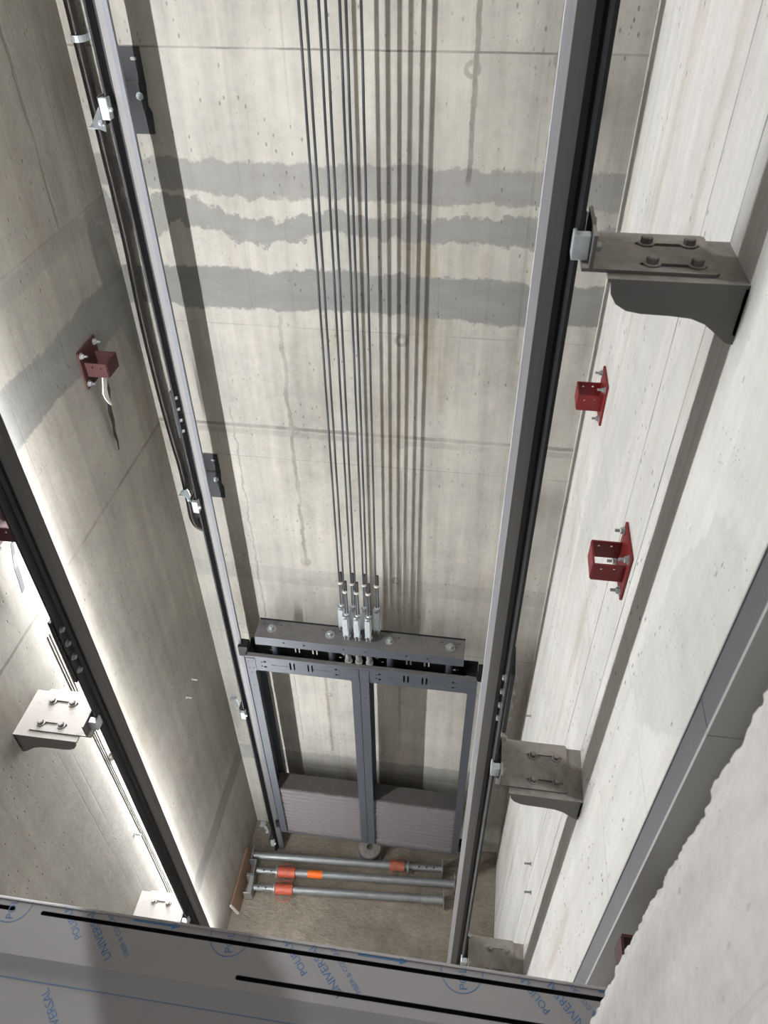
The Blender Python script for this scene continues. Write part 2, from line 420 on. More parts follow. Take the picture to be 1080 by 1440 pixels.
# ================================================================== shaft light strip, hung on the left wall behind the car rail
XS, YS = XL+.046, 1.695
t = thing('light_strip', 'lit vertical LED strip running up the concrete wall behind the guide rail', 'light', (XS, YS, -5.6))
MB().box(XS-.003, XS+.004, YS-.005, YS+.005, -5.55, 2.1).build('lit_tube', 'strip', t)
MB().box(XS-.010, XS-.0035, YS-.006, YS+.006, -5.6, 2.15).build('backing_rail', 'zincdull', t)
for k in range(8):
    MB().box(XL, XS-.0105, YS-.006, YS+.006, -5.4+k*1.0, -5.37+k*1.0).build('clip', 'zincdull', t)
c = thing('strip_cable', 'three thin parallel grey cables fixed down the wall beside the light strip', 'cable', (XL, 1.58, -5.0))
for dy in (-.012, 0, .012):
    MB().tube([(XL+.001, 1.60+dy+.006*math.sin(z*2.1+dy*40), -5.0+.0+z) for z in [i*.15 for i in range(20)]], .002, 6).build('cable_run', 'cable', c)

# ================================================================== guide rails
def tee(h, fl, hb, sx, x0, y0, tip=.0052):
    """T rail plan sections: base at x0, nose at x0+sx*h. returns (base polygon, blade polygon, nose polygon)"""
    q = lambda a, b: (x0+sx*a, y0+b)
    wb = .0055
    base = [q(0, -fl), q(.007, -fl), q(.012, -.016), q(.018, -wb), q(hb, -wb), q(hb, wb), q(.018, wb), q(.012, .016), q(.007, fl), q(0, fl)]
    n0 = h-.017
    blade = [q(hb, -.008), q(n0, -.008), q(n0, .008), q(hb, .008)]
    nose = [q(n0, -.008), q(h-.001, -tip), q(h, -tip+.001), q(h, tip-.001), q(h-.001, tip), q(n0, .008)]
    return base, blade, nose
def car_rail(label, sx, x0, nose_mat):
    t = thing('car_guide_rail', label, 'guide rail', (x0, YR, ZF+.001), 'car guide rails')
    base, blade, nose = tee(.075, .045, .030, sx, x0, YR, .0016)
    for z0, z1 in ((ZF+.001, -1.8765), (-1.8755, 2.15)):
        b = MB().prism(base, 'Z', z0, z1).build('rail_base', 'railblack', t)
        MB().prism(blade, 'Z', z0, z1).build('machined_blade', 'machined', t)
        MB().prism(nose, 'Z', z0, z1).build('rail_nose', nose_mat, t)
    fp = MB().box(x0-sx*.013, x0-sx*.0005, YR-.05, YR+.05, -2.02, -1.73).build('fishplate', 'railblack', t, bevel=.002)
    for k in range(4):
        for s_ in (-1, 1):
            z = -1.775-k*.066
            MB().hexbolt((x0+sx*.0085, YR+s_*.031, z), 'X', .0085, .011, True, sx).build('bolt', 'zincdull', fp)
            MB().hexbolt((x0-sx*.0131, YR+s_*.031, z), 'X', .0085, .010, True, -sx).build('nut', 'zincdull', fp)
    return t
XBR, XBL = .148, -1.203
car_rail('black steel guide rail with bright machined blade held off the white concrete wall', -1, XBR, 'nosebright')
car_rail('black steel guide rail standing in front of the glowing light strip', 1, XBL, 'nosedull')

# slotted wall brackets of the car rails
def car_bracket(label, side, z, top='bracket', yc=YR):
    xw = XR if side > 0 else XL
    L = abs((XBR-XR) if side > 0 else (XBL-XL))
    X = lambda u: xw-side*u
    t = thing('rail_bracket', label, 'bracket', (xw, yc, z), 'slotted brackets of the car guide rails')
    y0, y1 = yc-.117, yc+.066
    # wall angle: top plate, wall flange and curved front gusset
    m = MB()
    m.plate([(X(a), b) for a, b in rect(.0, L-.046, y0, y1)], [], 'Z', z-.006, z)
    m.box(X(0), X(.006), y0, y1, z-.09, z-.006)
    gus = [(.0, -.006), (.0, -.108), (.012, -.106), (.035, -.088), (.055, -.073), (.080, -.064), (.115, -.061), (.165, -.060), (.190, -.056), (.209, -.045), (.220, -.028), (.224, -.006)]
    m.prism([(X(a), z+b) for a, b in gus], 'Y', y0, y0+.006)
    wa = m.build('wall_angle', top, t)
    for yy in (yc-.04, yc+.045):
        MB().hexbolt((X(.006), yy, z-.055), 'X', .010, .014, True, -side).build('anchor_bolt', 'zincdull', wa)
    # slotted plate with upturned leg against the rail
    yp0, yp1 = yc-.095, yc+.072
    m = MB()
    ys = (yc+.022, yc-.066)
    m.plate([(X(a), b) for a, b in [(.046, yp0+.006), (.052, yp0), (L-.002, yp0), (L-.002, yp1), (.052, yp1), (.046, yp1-.006)]],
            [[(X(a), b) for a, b in slot(.118, yy, .112, .013)] for yy in ys], 'Z', z+.0005, z+.0065)
    leg = [(L-.0142, .0065), (L-.0142, .052), (L-.0132, .058), (L-.0142+.006, .058), (L-.0142+.006, .0066)]
    m.box(X(L-.0205), X(L-.0142), yp0, yc+.050, z+.006, z+.062)
    sp = m.build('slotted_plate', top, t)
    for yy in ys:
        for u in (.080, .154):
            MB().hexbolt((X(u), yy, z+.0066), 'Z', .0105, .014).build('bolt', top, sp)
    # clips hooking the rail flange
    for s_ in (-1, 1):
        m = MB()
        yc0 = yc+s_*.047
        m.box(X(L-.0135), X(L+.016), min(yc0, yc0+s_*.022), max(yc0, yc0+s_*.022), z+.008, z+.052)
        m.box(X(L+.0085), X(L+.016), min(yc0-s_*.012, yc0), max(yc0-s_*.012, yc0), z+.008, z+.052)
        k = m.build('rail_clip', 'zinc', t, bevel=.002)
        MB().hexbolt((X(L-.0206), yc0+s_*.011, z+.03), 'X', .009, .012, True, side).build('clip_bolt', 'zincdull', k)
    return t
car_bracket('grey slotted steel bracket on white wall, highest up the machined guide rail', 1, -.552)
car_bracket('grey slotted steel bracket on white wall, midway below the red channel brackets', 1, -2.245)
car_bracket('grey slotted steel bracket on white wall, lowest one near the pit floor', 1, -3.93)
car_bracket('plaster-dusted, strip-whitened slotted bracket beside light strip, just under the rail splice', -1, -2.268, 'bracketwhite')
car_bracket('plaster-dusted, strip-whitened slotted bracket beside light strip, nearest the pit floor', -1, -3.965, 'bracketwhite')

# counterweight rails near the back wall
YC = 2.585
XCL, XCR = -1.2733, .2018
def cwt_rail(label, sx, x0):
    t = thing('counterweight_guide_rail', label, 'guide rail', (x0, YC, ZF+.001), 'counterweight guide rails')
    base, blade, nose = tee(.064, .034, .026, sx, x0, YC, .0068)
    for z0, z1 in ((ZF+.001, -1.8265), (-1.8255, 2.15)):
        MB().prism(base, 'Z', z0, z1).build('rail_base', 'railblack', t)
        MB().prism(blade, 'Z', z0, z1).build('machined_blade', 'machined', t)
        MB().prism(nose, 'Z', z0, z1).build('rail_nose', 'nose', t)
    fp = MB().box(x0-sx*.013, x0-sx*.0005, YC-.034, YC+.034, -1.94, -1.71).build('fishplate', 'bracketback', t, bevel=.002)
    for k in range(4):
        for s_ in (-1, 1):
            MB().hexbolt((x0+sx*.0078, YC+s_*.022, -1.74-k*.056), 'X', .007, .009, True, sx).build('bolt', 'zincdull', fp)
    return t
cwt_rail('slim steel guide rail beside the black conduit in the shaft corner', 1, XCL)
cwt_rail('slim steel guide rail at the counterweight end away from the conduit', -1, XCR)
def cwt_bracket(label, sx, x0, z, reach):
    t = thing('rail_bracket', label, 'bracket', (x0, YB, z), 'dark brackets of the counterweight rails')
    X = lambda u: x0+sx*u
    zt, zb = z+.135, z-.135
    # plate on the back wall with a raised, necked middle
    out = [(-.068, zb), (reach, zb), (reach+.004, zb+.07), (reach-.006, zb+.09), (reach, z+.02), (reach, zt), (-.068, zt)]
    MB().plate([(X(a), b) for a, b in out], [], 'Y', YB-.006, YB).build('back_plate', 'bracketback', t)
    MB().plate([(X(a), b) for a, b in [(-.04, z-.06), (reach-.015, z-.06), (reach-.009, z-.05), (reach-.009, z+.025), (reach-.015, z+.032), (-.04, z+.032)]], [], 'Y', YB-.013, YB-.006).build('raised_pad', 'bracketback', t, bevel=.002)
    m = MB()
    m.box(X(-.034), X(-.028), YC-.02, YB-.013, z-.05, z+.03)
    m.box(X(-.028), X(-.0145), YC-.03, YC+.034, z-.05, z-.044)
    m.box(X(-.0205), X(-.0142), YC-.034, YC+.04, z-.044, z+.03)
    m.build('standoff_arm', 'bracketback', t)
    MB().hexbolt((X(reach-.025), YB-.013, z-.012), 'Y', .009, .014, True, -1).build('anchor_bolt', 'zinc', t)
    MB().plate([(X(a), b) for a, b in slot(reach-.025, z+.10, .022, .010)], [], 'Y', YB-.0075, YB-.006).build('slot_washer', 'zincdull', t)
    m = MB().box(X(-.0140), X(.014), YC-.055, YC-.0355, z-.03, z+.035).box(X(.0079), X(.014), YC-.0355, YC-.024, z-.03, z+.035)
    m.build('rail_clip', 'zinc', t, bevel=.002)
    MB().hexbolt((X(.0141), YC-.046, z), 'X', .007, .01, True, sx).build('clip_bolt', 'zinc', t)
    return t
for k, lb in enumerate(['high above the mortar bands', 'just above the conduit elbow', 'level with the counterweight frame', 'close to the pit floor']):
    cwt_bracket('dark slate rail bracket on back wall beside conduit corner, '+lb, 1, XCL, -.637-1.69*k, .048)
for k, lb in enumerate(['highest one', 'second one down', 'level with the counterweight frame', 'close to the pit floor']):
    cwt_bracket('dark slate rail bracket hidden behind the machined car rail, '+lb, -1, XCR, -.637-1.69*k, .034)

# ================================================================== counterweight
YCF, YCB = 2.5143, 2.6687
cw = thing('counterweight', 'slate grey steel counterweight frame hanging from the ropes', 'counterweight', (-.5297, 2.593, -5.4484))
def beam_holes():
    H = []
    for x in (-.9081, -.8071, -.2724, -.1715):
        for d in (-.0111, .0111): H.append(vslot(x+d, -3.4385, .0626, .0091))
    for x, s_ in ((-1.0645, 1), (-.6608, -1), (-.4187, 1), (-.0152, -1)):
        H += [disc(x, -3.4224, .0086), disc(x, -3.4678, .0086), disc(x-s_*.0181, -3.4284, .0045, 8), disc(x-s_*.0181, -3.4608, .0045, 8)]
        a = x+s_*.0858; H.append(slot(a, -3.4436, .1009, .0031, 2))
    return H
XC0, XC1 = -1.1703, .111
MB().plate(rect(XC0, XC1, -3.5051, -3.382), beam_holes(), 'Y', YCF, YCF+.005).build('front_crosshead_plate', 'cwt', cw)
MB().box(XC0, XC1, YCF+.005, YCF+.0243, -3.3881, -3.382).build('front_crosshead_lip', 'cwt', cw)
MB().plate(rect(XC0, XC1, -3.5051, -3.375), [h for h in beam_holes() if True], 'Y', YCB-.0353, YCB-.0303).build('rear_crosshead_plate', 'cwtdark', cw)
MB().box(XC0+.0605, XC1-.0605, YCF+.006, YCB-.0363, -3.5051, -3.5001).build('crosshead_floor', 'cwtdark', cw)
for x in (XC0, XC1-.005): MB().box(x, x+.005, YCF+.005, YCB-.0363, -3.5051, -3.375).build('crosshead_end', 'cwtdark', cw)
for xa, xb in ((XC0-.002, XC0+.0524), (-.5822, -.5347), (-.5247, -.4773), (XC1-.0524, XC1+.002)):
    m = MB().plate(rect(xa, xb, -3.5071, -3.3982), [disc((xa+xb)/2+a, -3.4527+b, .0031, 6) for a in (-.0121, .0121) for b in (-.0303, .0303)], 'Y', YCF-.004, YCF-.0002)
    m.build('joint_plate', 'cwt', cw)
# upper hitch beam on four tube spacers
HX0, HX1 = -1.0978, .0303
MB().plate(rect(HX0, HX1, -3.274, -3.2095), [disc(x, -3.2408+.0031*s_, .0066) for x, s_ in ((-.9384, 1), (-.8274, 0), (-.6105, 1), (-.4944, 0), (-.2724, 1), (-.1614, 0))], 'Y', 2.5153, 2.5214).build('hitch_beam_front', 'cwt', cw)
fr = [(-.5982, 2.5630), (-.5398, 2.5630), (-.4804, 2.5630)]
bk = [(-.6331, 2.6215), (-.5724, 2.6215), (-.5097, 2.6215), (-.4460, 2.6215)]
MB().plate(rect(HX0, HX1, 2.5214, 2.6394), [disc(x, y, .0076) for x, y in fr+bk], 'Z', -3.2156, -3.2095).build('hitch_beam_top', 'cwt', cw)
MB().box(HX0, HX1, 2.6334, 2.6394, -3.274, -3.2156).build('hitch_beam_rear', 'cwt', cw)
MB().box(HX0, HX1, 2.6395, 2.6455, -3.274, -3.2034).build('hitch_beam_backing', 'cwtdark', cw)
for x in (-1.017, -.6942, -.3693, -.0464):
    MB().cyl((x, 2.5789, -3.4305), (x, 2.5789, -3.2161), .0181, 20).build('tube_spacer', 'cwt', cw, smooth=True)
    MB().cyl((x, 2.5789, -3.5001), (x, 2.5789, -3.4305), .0091, 12).build('tie_rod', 'cwtdark', cw, smooth=True)
    b = MB().cyl((x, 2.5789, -3.2093), (x, 2.5789, -3.2044), .0262, 24).build('washer', 'zincdull', cw, smooth=True)
    MB().hexbolt((x, 2.5789, -3.2043), 'Z', .0162, .0243, False).build('bolt', 'zincdull', cw)
    for d in (-.0454, .0454):
        MB().box(x+d-.006, x+d+.006, 2.6082, 2.6112, -3.2093, -3.208).build('notch_mark', 'cwtdark', cw)
# posts: folded channels
def post(xa, xb, web):
    m = MB().plate(rect(xa, xb, -5.4332, -3.5077), [disc((xa+xb)/2, z, .0045, 8) for z in (-3.5314, -3.6524)], 'Y', YCF, YCF+.005)
    m.box(xa, xb, YCB-.005, YCB, -5.4332, -3.5077)
    w = xa if web < 0 else xb-.005
    m.box(w, w+.005, YCF+.005, YCB-.005, -5.4332, -3.5077)
    m.build('post', 'cwt', cw)
post(-1.1744, -1.1281, -1); post(-.5781, -.5312, 1); post(-.5281, -.4792, -1); post(.0686, .1151, 1)
MB().box(-1.1744, .1151, YCF+.004, YCB-.002, -5.4484, -5.4342).build('bottom_beam', 'cwt', cw)
for x, sx in ((XCL+.0646, 1), (XCR-.0646, -1)):       # guide shoes gripping the rail noses
    for z in (-3.3951, -5.4181):
        xe = XC0-.0026 if sx > 0 else XC1+.0026
        m = MB()
        for s_ in (-1, 1):
            y = YC+s_*.0126; m.box(xe, x-sx*.0162, min(y, y+s_*.0162), max(y, y+s_*.0162), z-.0505, z+.0303)
        m.box(xe, x+sx*.0031, YC-.0126, YC+.0126, z-.0505, z+.0303)
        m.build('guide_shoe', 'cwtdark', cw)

# cast filler weights, one by one, in two columns between the posts
NF = 12; z_lo, z_hi = -5.4337, -4.838; hh = (z_hi-z_lo)/NF
def filler_mesh(w, seed, mat):
    rnd = random.Random(seed); m = MB(); n = 14
    y0, y1 = YCF+.0066, YCB-.0066
    rings = []
    per = [(-w/2+w*i/n, y0) for i in range(n)]+[(w/2, y0+(y1-y0)*i/4) for i in range(4)]+[(w/2-w*i/n, y1) for i in range(n)]+[(-w/2, y1-(y1-y0)*i/4) for i in range(4)]
    cx, cy = 0, (y0+y1)/2
    jit = [rnd.uniform(-.002, .004) for _ in per]; base_in = rnd.uniform(0, .004)
    for zz, ins in ((0, .008), (.006, .0015), (hh-.007, .001), (hh-.0006, .009)):
        rings.append([(x*(1-ins*2/w)-0, cy+(y-cy)*(1-(ins+max(0, j)+base_in)*2/(y1-y0)), zz) for (x, y), j in zip(per, jit)])
    return m.loft(rings)
for ci, (xc, wdt, side) in enumerate(((-.851, .6175, 'nearer the conduit corner'), (-.2023, .6114, 'farther from the conduit corner'))):
    protos = [filler_mesh(wdt, 10*ci+k, 'filler') for k in range(4)]
    meshes = []
    for k in range(NF):
        lab = ['lowest', 'second', 'third', 'fourth', 'fifth', 'sixth', 'seventh', 'eighth', 'ninth', 'tenth', 'eleventh', 'top'][k]+' grey cast weight from the bottom of the stack '+side
        if k == NF-1: lab = 'dark-topped uppermost grey cast weight of the stack '+side
        if k == 0: lab = 'lowest grey cast weight of the stack '+side
        pr = protos[k % 4]; q = MB(); dx = random.uniform(-.002, .002); dy = random.uniform(-.001, .001)
        z = z_lo+k*hh
        q.v = [(a+xc+dx, b+dy, c_+z) for a, b, c_ in pr.v]; q.f = pr.f
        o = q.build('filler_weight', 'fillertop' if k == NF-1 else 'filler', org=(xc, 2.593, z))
        tag(o, lab, 'weight', 'filler slabs of the counterweight')

# ================================================================== hoist ropes with wedge sockets
def rope_mesh(z0, z1):
    m = MB(); lay = .062; n = int((z1-z0)/lay*9)
    for s_ in range(6):
        ph = 2*PI*s_/6
        m.tube([(.0031*math.cos(ph+2*PI*(z1-z0)*i/n/lay), .0031*math.sin(ph+2*PI*(z1-z0)*i/n/lay), z0+(z1-z0)*i/n) for i in range(n+1)], .0019, 5)
    return m
def make_rope(label, org):
    t = thing('hoist_rope', label, 'rope', org, 'ropes carrying the counterweight')
    ORG['_local'] = (0, 0, 0)
    def part(mb, name, mat, smooth=False, bevel=0):
        q = MB(); q.v = [(a+org[0], b+org[1], c_+org[2]) for a, b, c_ in mb.v]; q.f = mb.f
        return q.build(name, mat, t, smooth=smooth, bevel=bevel)
    part(rope_mesh(.17, 4.9), 'wire_strand', 'rope', True)
    part(MB().tube([(.011, .002, .17), (.0115, .002, .24), (.0105, .001, .36), (.0102, .001, .40)], .0048, 8), 'rope_tail', 'rope', True)
    part(MB().tube([(.0103, .001, .385), (.0102, .001, .43), (.0101, .001, .45)], .0062, 8), 'tail_tape', 'tape', True)
    part(MB().cyl((.005, .001, .372), (.005, .001, .382), .0135, 12), 'tie_ring', 'paper', True)
    part(MB().cyl((.005, .001, .205), (.005, .001, .213), .0135, 12), 'tie_ring', 'zinc', True)
    # wedge socket: tapered closed body, fork cheeks, pin
    b = MB()
    for s_ in (-1, 1):                      # two side plates
        b.prism([(-.022, .07), (.022, .07), (.017, .19), (-.013, .19)], 'X', s_*.013-.0025, s_*.013+.0025)
        b.prism([(-.014, .012), (.014, .012), (.020, .07), (-.020, .07)], 'X', s_*.0105-.0022, s_*.0105+.0022)
    b.prism([(-.0105, .058), (.0105, .058), (.0105, .185), (-.0105, .185)], 'Y', -.0225, -.0185)
    b.prism([(-.0105, .058), (.0105, .058), (.0105, .185), (-.0105, .185)], 'Y', .0165, .0205)
    ws = part(b, 'wedge_socket', 'zinc')
    part(MB().cyl((0, .001, .184), (0, .001, .197), .0175, 14), 'socket_collar', 'zincdull', True)
    part(MB().cyl((-.019, 0, .034), (.019, 0, .034), .0065, 12).hexbolt((.0135, 0, .034), 'X', .009, .008, False).hexbolt((-.0135, 0, .034), 'X', .009, .008, False, -1), 'pin', 'zinc')
    part(MB().cyl((0, 0, -.215), (0, 0, .046), .006, 10), 'eye_rod', 'zincdull', True)
    part(MB().tube([(.0145*math.cos(a), .0145*math.sin(a), -.075-.10*a/(2*PI*7)) for a in [2*PI*i/14 for i in range(7*14+1)]], .0032, 6), 'spring', 'zincdull', True)
    part(MB().cyl((0, 0, -.186), (0, 0, -.178), .021, 16), 'spring_washer', 'paper', True)
    part(MB().hexbolt((0, 0, -.187), 'Z', .012, .018, False, -1), 'nut', 'zinc')
    return t
ZH = -3.2094
r0 = None
for i, (x, y) in enumerate(fr+bk):
    lb = 'dark steel hoist rope with zinc wedge socket, in the row '+['of three, nearest conduit corner', 'of three, middle one', 'of three, farthest from conduit', 'of four, nearest conduit corner', 'of four, second from conduit', 'of four, third from conduit', 'of four, farthest from conduit'][i]
    if r0 is None: r0 = make_rope(lb, (x, y, ZH))
    else: dup(r0, (x, y, ZH), lb)

# ================================================================== counterweight buffer on the pit floor
bx, by = -.545, 2.640
bf = thing('counterweight_buffer', 'round dark buffer on square plate under the counterweight', 'buffer', (bx, by, ZF))
MB().box(bx-.092, bx+.092, by-.088, by+.092, ZF-.004, ZF+.022).build('square_plate', 'zincdull', bf, bevel=.003)
MB().cyl((bx, by, ZF+.022), (bx, by, ZF+.055), .075, 32).build('buffer_body', 'rubber', bf, smooth=True)
m = MB(); n = 32
rings = []
for r, z in ((.082, .055), (.09, .06), (.09, .098), (.084, .104), (.022, .104), (.018, .08)):
    rings.append([(bx+r*math.cos(2*PI*k/n), by+r*math.sin(2*PI*k/n), ZF+z) for k in range(n)])
m.loft(rings); m.build('buffer_pad', 'rubber', bf, smooth=True)

# ================================================================== steel props lying in the pit
def prop(label, p0, p1, split, inner_first, dirty=False, sticker=None, head='u', sleeve=False):
    L = math.hypot(p1[0]-p0[0], p1[1]-p0[1]); a = math.atan2(p1[1]-p0[1], p1[0]-p0[0])
    t = thing('steel_prop', label, 'prop', (p0[0], p0[1], ZF), 'adjustable props lying on the pit floor', a)
    zc = .060
    def part(mb, name, mat, smooth=True, bevel=0):
        q = MB(); q.v = [(x+p0[0], y+p0[1], z+ZF) for x, y, z in mb.v]; q.f = mb.f
        return q.build(name, mat, t, smooth=smooth, bevel=bevel)
    ri, ro = .0215, .0275
    i0, i1, o0, o1 = (0.01, split, split, L-.006) if inner_first else (split, L-.006, .006, split)
    part(MB().cyl((i0, 0, zc), (i1, 0, zc), ri, 20), 'inner_tube', 'galv')
    part(MB().cyl((o0, 0, zc), (o1, 0, zc), ro, 20), 'outer_tube', 'galv')
    holes = 3
    for k in range(holes):
        x = (i0+.06+k*.055) if inner_first else (i1-.06-k*.055)
        part(MB().cyl((x, -.005, zc+ri-.006), (x, -.005, zc+ri+.0006), .0065, 10), 'pin_hole', 'cwtdark')
    s_ = 1 if inner_first else -1
    cm = 'orangedirty' if dirty else 'orange'
    c0 = split-.01; c1 = split+s_*.12
    part(MB().cyl((min(c0, c1), 0, zc), (max(c0, c1), 0, zc), .0375, 24), 'threaded_collar', cm)
    part(MB().cyl((split-s_*.024, 0, zc), (split-s_*.012, 0, zc), .042, 24), 'collar_ring', 'galv')
    hw = [(split+s_*(.055+.05*math.cos(k*PI/10)), -.036-.045*math.sin(k*PI/10), zc-.02) for k in range(11)]
    part(MB().tube(hw, .0035, 6), 'wire_handle', cm)
    hw = [(split+s_*(.055+.05*math.cos(k*PI/10)), .036+.03*math.sin(k*PI/10), zc-.005) for k in range(11)]
    part(MB().tube(hw, .0035, 6), 'wire_handle', cm)
    if sticker: part(MB().cyl((sticker, 0, zc), (sticker+.11, 0, zc), .0281, 24), 'sticker', 'sticker')
    if sleeve: part(MB().cyl((L-.165, 0, zc), (L-.012, 0, zc), .0295, 24), 'end_sleeve', 'zincdull')
    part(MB().box(L-.006, L, -.05, .05, 0.001, .12), 'base_plate', 'zincdull', False, .002)
    if head == 'u':
        m = MB().box(0, .006, -.055, .055, .002, .118).box(-.045, .0, -.055, -.049, .002, .118).box(-.045, .0, .049, .055, .002, .118)
        part(m, 'u_head', 'zincdull', False)
    elif head == 'box':
        m = MB().box(0, .03, -.065, .065, .0, .11).box(-.03, 0, -.065, -.055, 0, .11).box(-.03, 0, .055, .065, 0, .11)
        part(m, 'head_block', 'zincdull', False, .003)
    else:
        part(MB().box(0, .006, -.05, .05, .001, .12), 'head_plate', 'zincdull', False)
    return t
prop('galvanised steel prop with worn orange collar, closest to the counterweight buffer', (-1.42, 2.474), (.02, 2.566), 1.165, False, True, None, 'flat')
prop('galvanised steel prop with orange sticker lying between two others', (-1.375, 2.365), (.118, 2.470), .185, True, False, .40, 'u')
prop('galvanised steel prop with clean orange collar and grey end sleeve', (-1.385, 2.240), (.048, 2.344), .205, True, False, None, 'box', True)

# board leaning on the wall in the pit
b = thing('plywood_board', 'narrow brown board with white end leaning at the pit wall foot', 'board', (-1.455, 2.26, ZF))
MB().prism([(XL+.003, ZF+.125), (XL+.018, ZF+.128), (XL+.058, ZF+.004), (XL+.040, ZF+.001)], 'Y', 2.075, 2.50).build('board_face', 'ply', b)
MB().prism([(XL+.003, ZF+.125), (XL+.018, ZF+.128), (XL+.058, ZF+.004), (XL+.040, ZF+.001)], 'Y', 2.062, 2.0748).build('board_end', 'plyend', b)

# ================================================================== red channel brackets
def red_bracket(label, side, yc, z=-1.46, studs=True, paint='red'):
    xw = XR if side > 0 else XL; X = lambda u: xw-side*u
    t = thing('red_bracket', label, 'bracket', (xw, yc, z), 'red channel brackets on the shaft walls')
    MB().box(X(0), X(.008), yc-.072, yc+.072, z-.078, z+.078).build('base_plate', paint, t, bevel=.0015)
    for s_ in (-1, 1):
        hol = [disc(X(a), z+b, .004, 8) for a, b in ((.035, .008), (.068, .006))]
        y = yc+s_*.045
        MB().plate([(X(a), b) for a, b in rect(.008, .090, z-.034, z+.024)], hol, 'Y', y-.0025, y+.0025).build('channel_leg', paint, t)
    MB().box(X(.087), X(.092), yc-.0424, yc+.0424, z-.034, z+.024).build('channel_web', paint, t)
    for yy, zz in ((yc+.056, z+.058), (yc-.056, z+.058), (yc+.056, z-.058), (yc-.056, z-.058)) if studs else ():
        b = MB().hexbolt((X(.008), yy, zz), 'X', .009, .012, True, -side).cyl((X(.018), yy, zz), (X(.034), yy, zz), .0045, 8)
        b.build('stud_and_nut', 'zincdull', t)
    return t
red_bracket('bright red channel bracket bolted to white wall, nearest the back wall', 1, 2.35)
red_bracket('bright red channel bracket bolted to white wall, between back wall and trunking', 1, 1.53)
red_bracket('dark red channel bracket in shade between trunking and broken concrete edge', 1, .535, -1.50, True, 'redshaded')
red_bracket('dull red channel bracket with torn foam and black strip hanging from it', -1, 2.36, -1.47, True, 'redshaded')
red_bracket('dull red channel bracket right beside the lit strip behind guide rail', -1, 1.585, -1.59, True, 'redshaded')

def ribbon(pts, w, wdir, th):
    m = MB(); rings = []
    for (p, k) in pts:
        p = Vector(p); d = Vector(wdir)*w*k/2; n = Vector((th/2, 0, 0))
        rings.append([p-d-n, p+d-n, p+d+n, p-d+n])
    return m.loft(rings)
h = thing('hanging_plastic_strip', 'ragged black plastic strip dangling below the foam on the wall', 'strip', (XL+.03, 2.35, -1.88))
ribbon([((XL+.045, 2.352, -1.535), 1.0), ((XL+.042, 2.358, -1.60), 1.1), ((XL+.03, 2.352, -1.67), .9), ((XL+.025, 2.360, -1.74), .75), ((XL+.018, 2.356, -1.79), .7), ((XL+.016, 2.366, -1.84), .35), ((XL+.014, 2.360, -1.88), .25)], .034, (0, 1, .15), .002).build('torn_strip', 'blackplastic', h)
h = thing('torn_foam', 'torn white foam piece hanging out of red wall bracket', 'foam', (XL+.04, 2.33, -1.62))
ribbon([((XL+.062, 2.33, -1.50), .8), ((XL+.06, 2.322, -1.535), 1.0), ((XL+.052, 2.32, -1.57), 1.0), ((XL+.045, 2.332, -1.60), .8), ((XL+.042, 2.345, -1.635), .4), ((XL+.04, 2.357, -1.655), .15)], .034, (0, 1, 0), .005).build('foam_piece', 'whiteplastic', h)
h = thing('hanging_plastic_strip', 'short black plastic strip dangling on wall beside the light strip', 'strip', (XL+.03, 1.57, -1.88))
ribbon([((XL+.03, 1.585, -1.675), .7), ((XL+.028, 1.572, -1.72), .9), ((XL+.022, 1.565, -1.77), 1.0), ((XL+.02, 1.562, -1.82), 1.0), ((XL+.018, 1.555, -1.872), .9)], .022, (0, 1, .1), .002).build('torn_strip', 'blackplastic', h)

# ================================================================== black conduit in the back corner
cn = thing('black_conduit', 'black plastic conduit clamped down the back wall corner', 'conduit', (-1.405, YB-.05, -2.7))
cp = [(-1.420, 2.745, 2.1), (-1.418, 2.745, .2), (-1.415, 2.745, -.37), (-1.412, 2.745, -.72), (-1.410, 2.745, -1.13), (-1.420, 2.745, -1.45), (-1.420, 2.745, -1.80), (-1.410, 2.743, -2.1), (-1.402, 2.743, -2.25), (-1.402, 2.743, -2.45), (-1.406, 2.743, -2.56), (-1.403, 2.745, -2.61), (-1.392, 2.752, -2.645), (-1.374, 2.763, -2.662), (-1.362, 2.772, -2.664)]
def smooth_path(P, n=6):
    P = [Vector(p) for p in P]; out = []
    for i in range(len(P)-1):
        a, b, c_, d = P[max(i-1, 0)], P[i], P[i+1], P[min(i+2, len(P)-1)]
        for k in range(n):
            t = k/n; out.append(.5*((2*b)+(-a+c_)*t+(2*a-5*b+4*c_-d)*t*t+(-a+3*b-3*c_+d)*t**3))
    return out+[P[-1]]
MB().tube(smooth_path(cp), .0195, 14).build('pipe', 'conduit', cn, smooth=True)
MB().cyl((-1.376, YB-.008, -2.664), (-1.376, YB-.001, -2.664), .046, 24).build('wall_hole_rim', 'rubber', cn, smooth=True)
def clamp(z, x):
    pts = [(x-.026+.0, YB-.002, z), (x-.024, YB-.03, z), (x-.019, YB-.05, z), (x, YB-.0585, z), (x+.019, YB-.05, z), (x+.024, YB-.03, z), (x+.027, YB-.002, z), (x+.045, YB-.002, z)]
    m = MB(); rings = []
    for p in smooth_path(pts, 4):
        rings.append([(p.x, p.y-.0012, z-.010), (p.x, p.y+.0012, z-.010), (p.x, p.y+.0012, z+.010), (p.x, p.y-.0012, z+.010)])
    k = m.loft(rings).build('pipe_clamp', 'zinc', cn)
    MB().hexbolt((x+.038, YB-.004, z), 'Y', .007, .02, False, -1).build('clamp_bolt', 'zinc', cn)
clamp(-.475, -1.414); clamp(.5, -1.418)
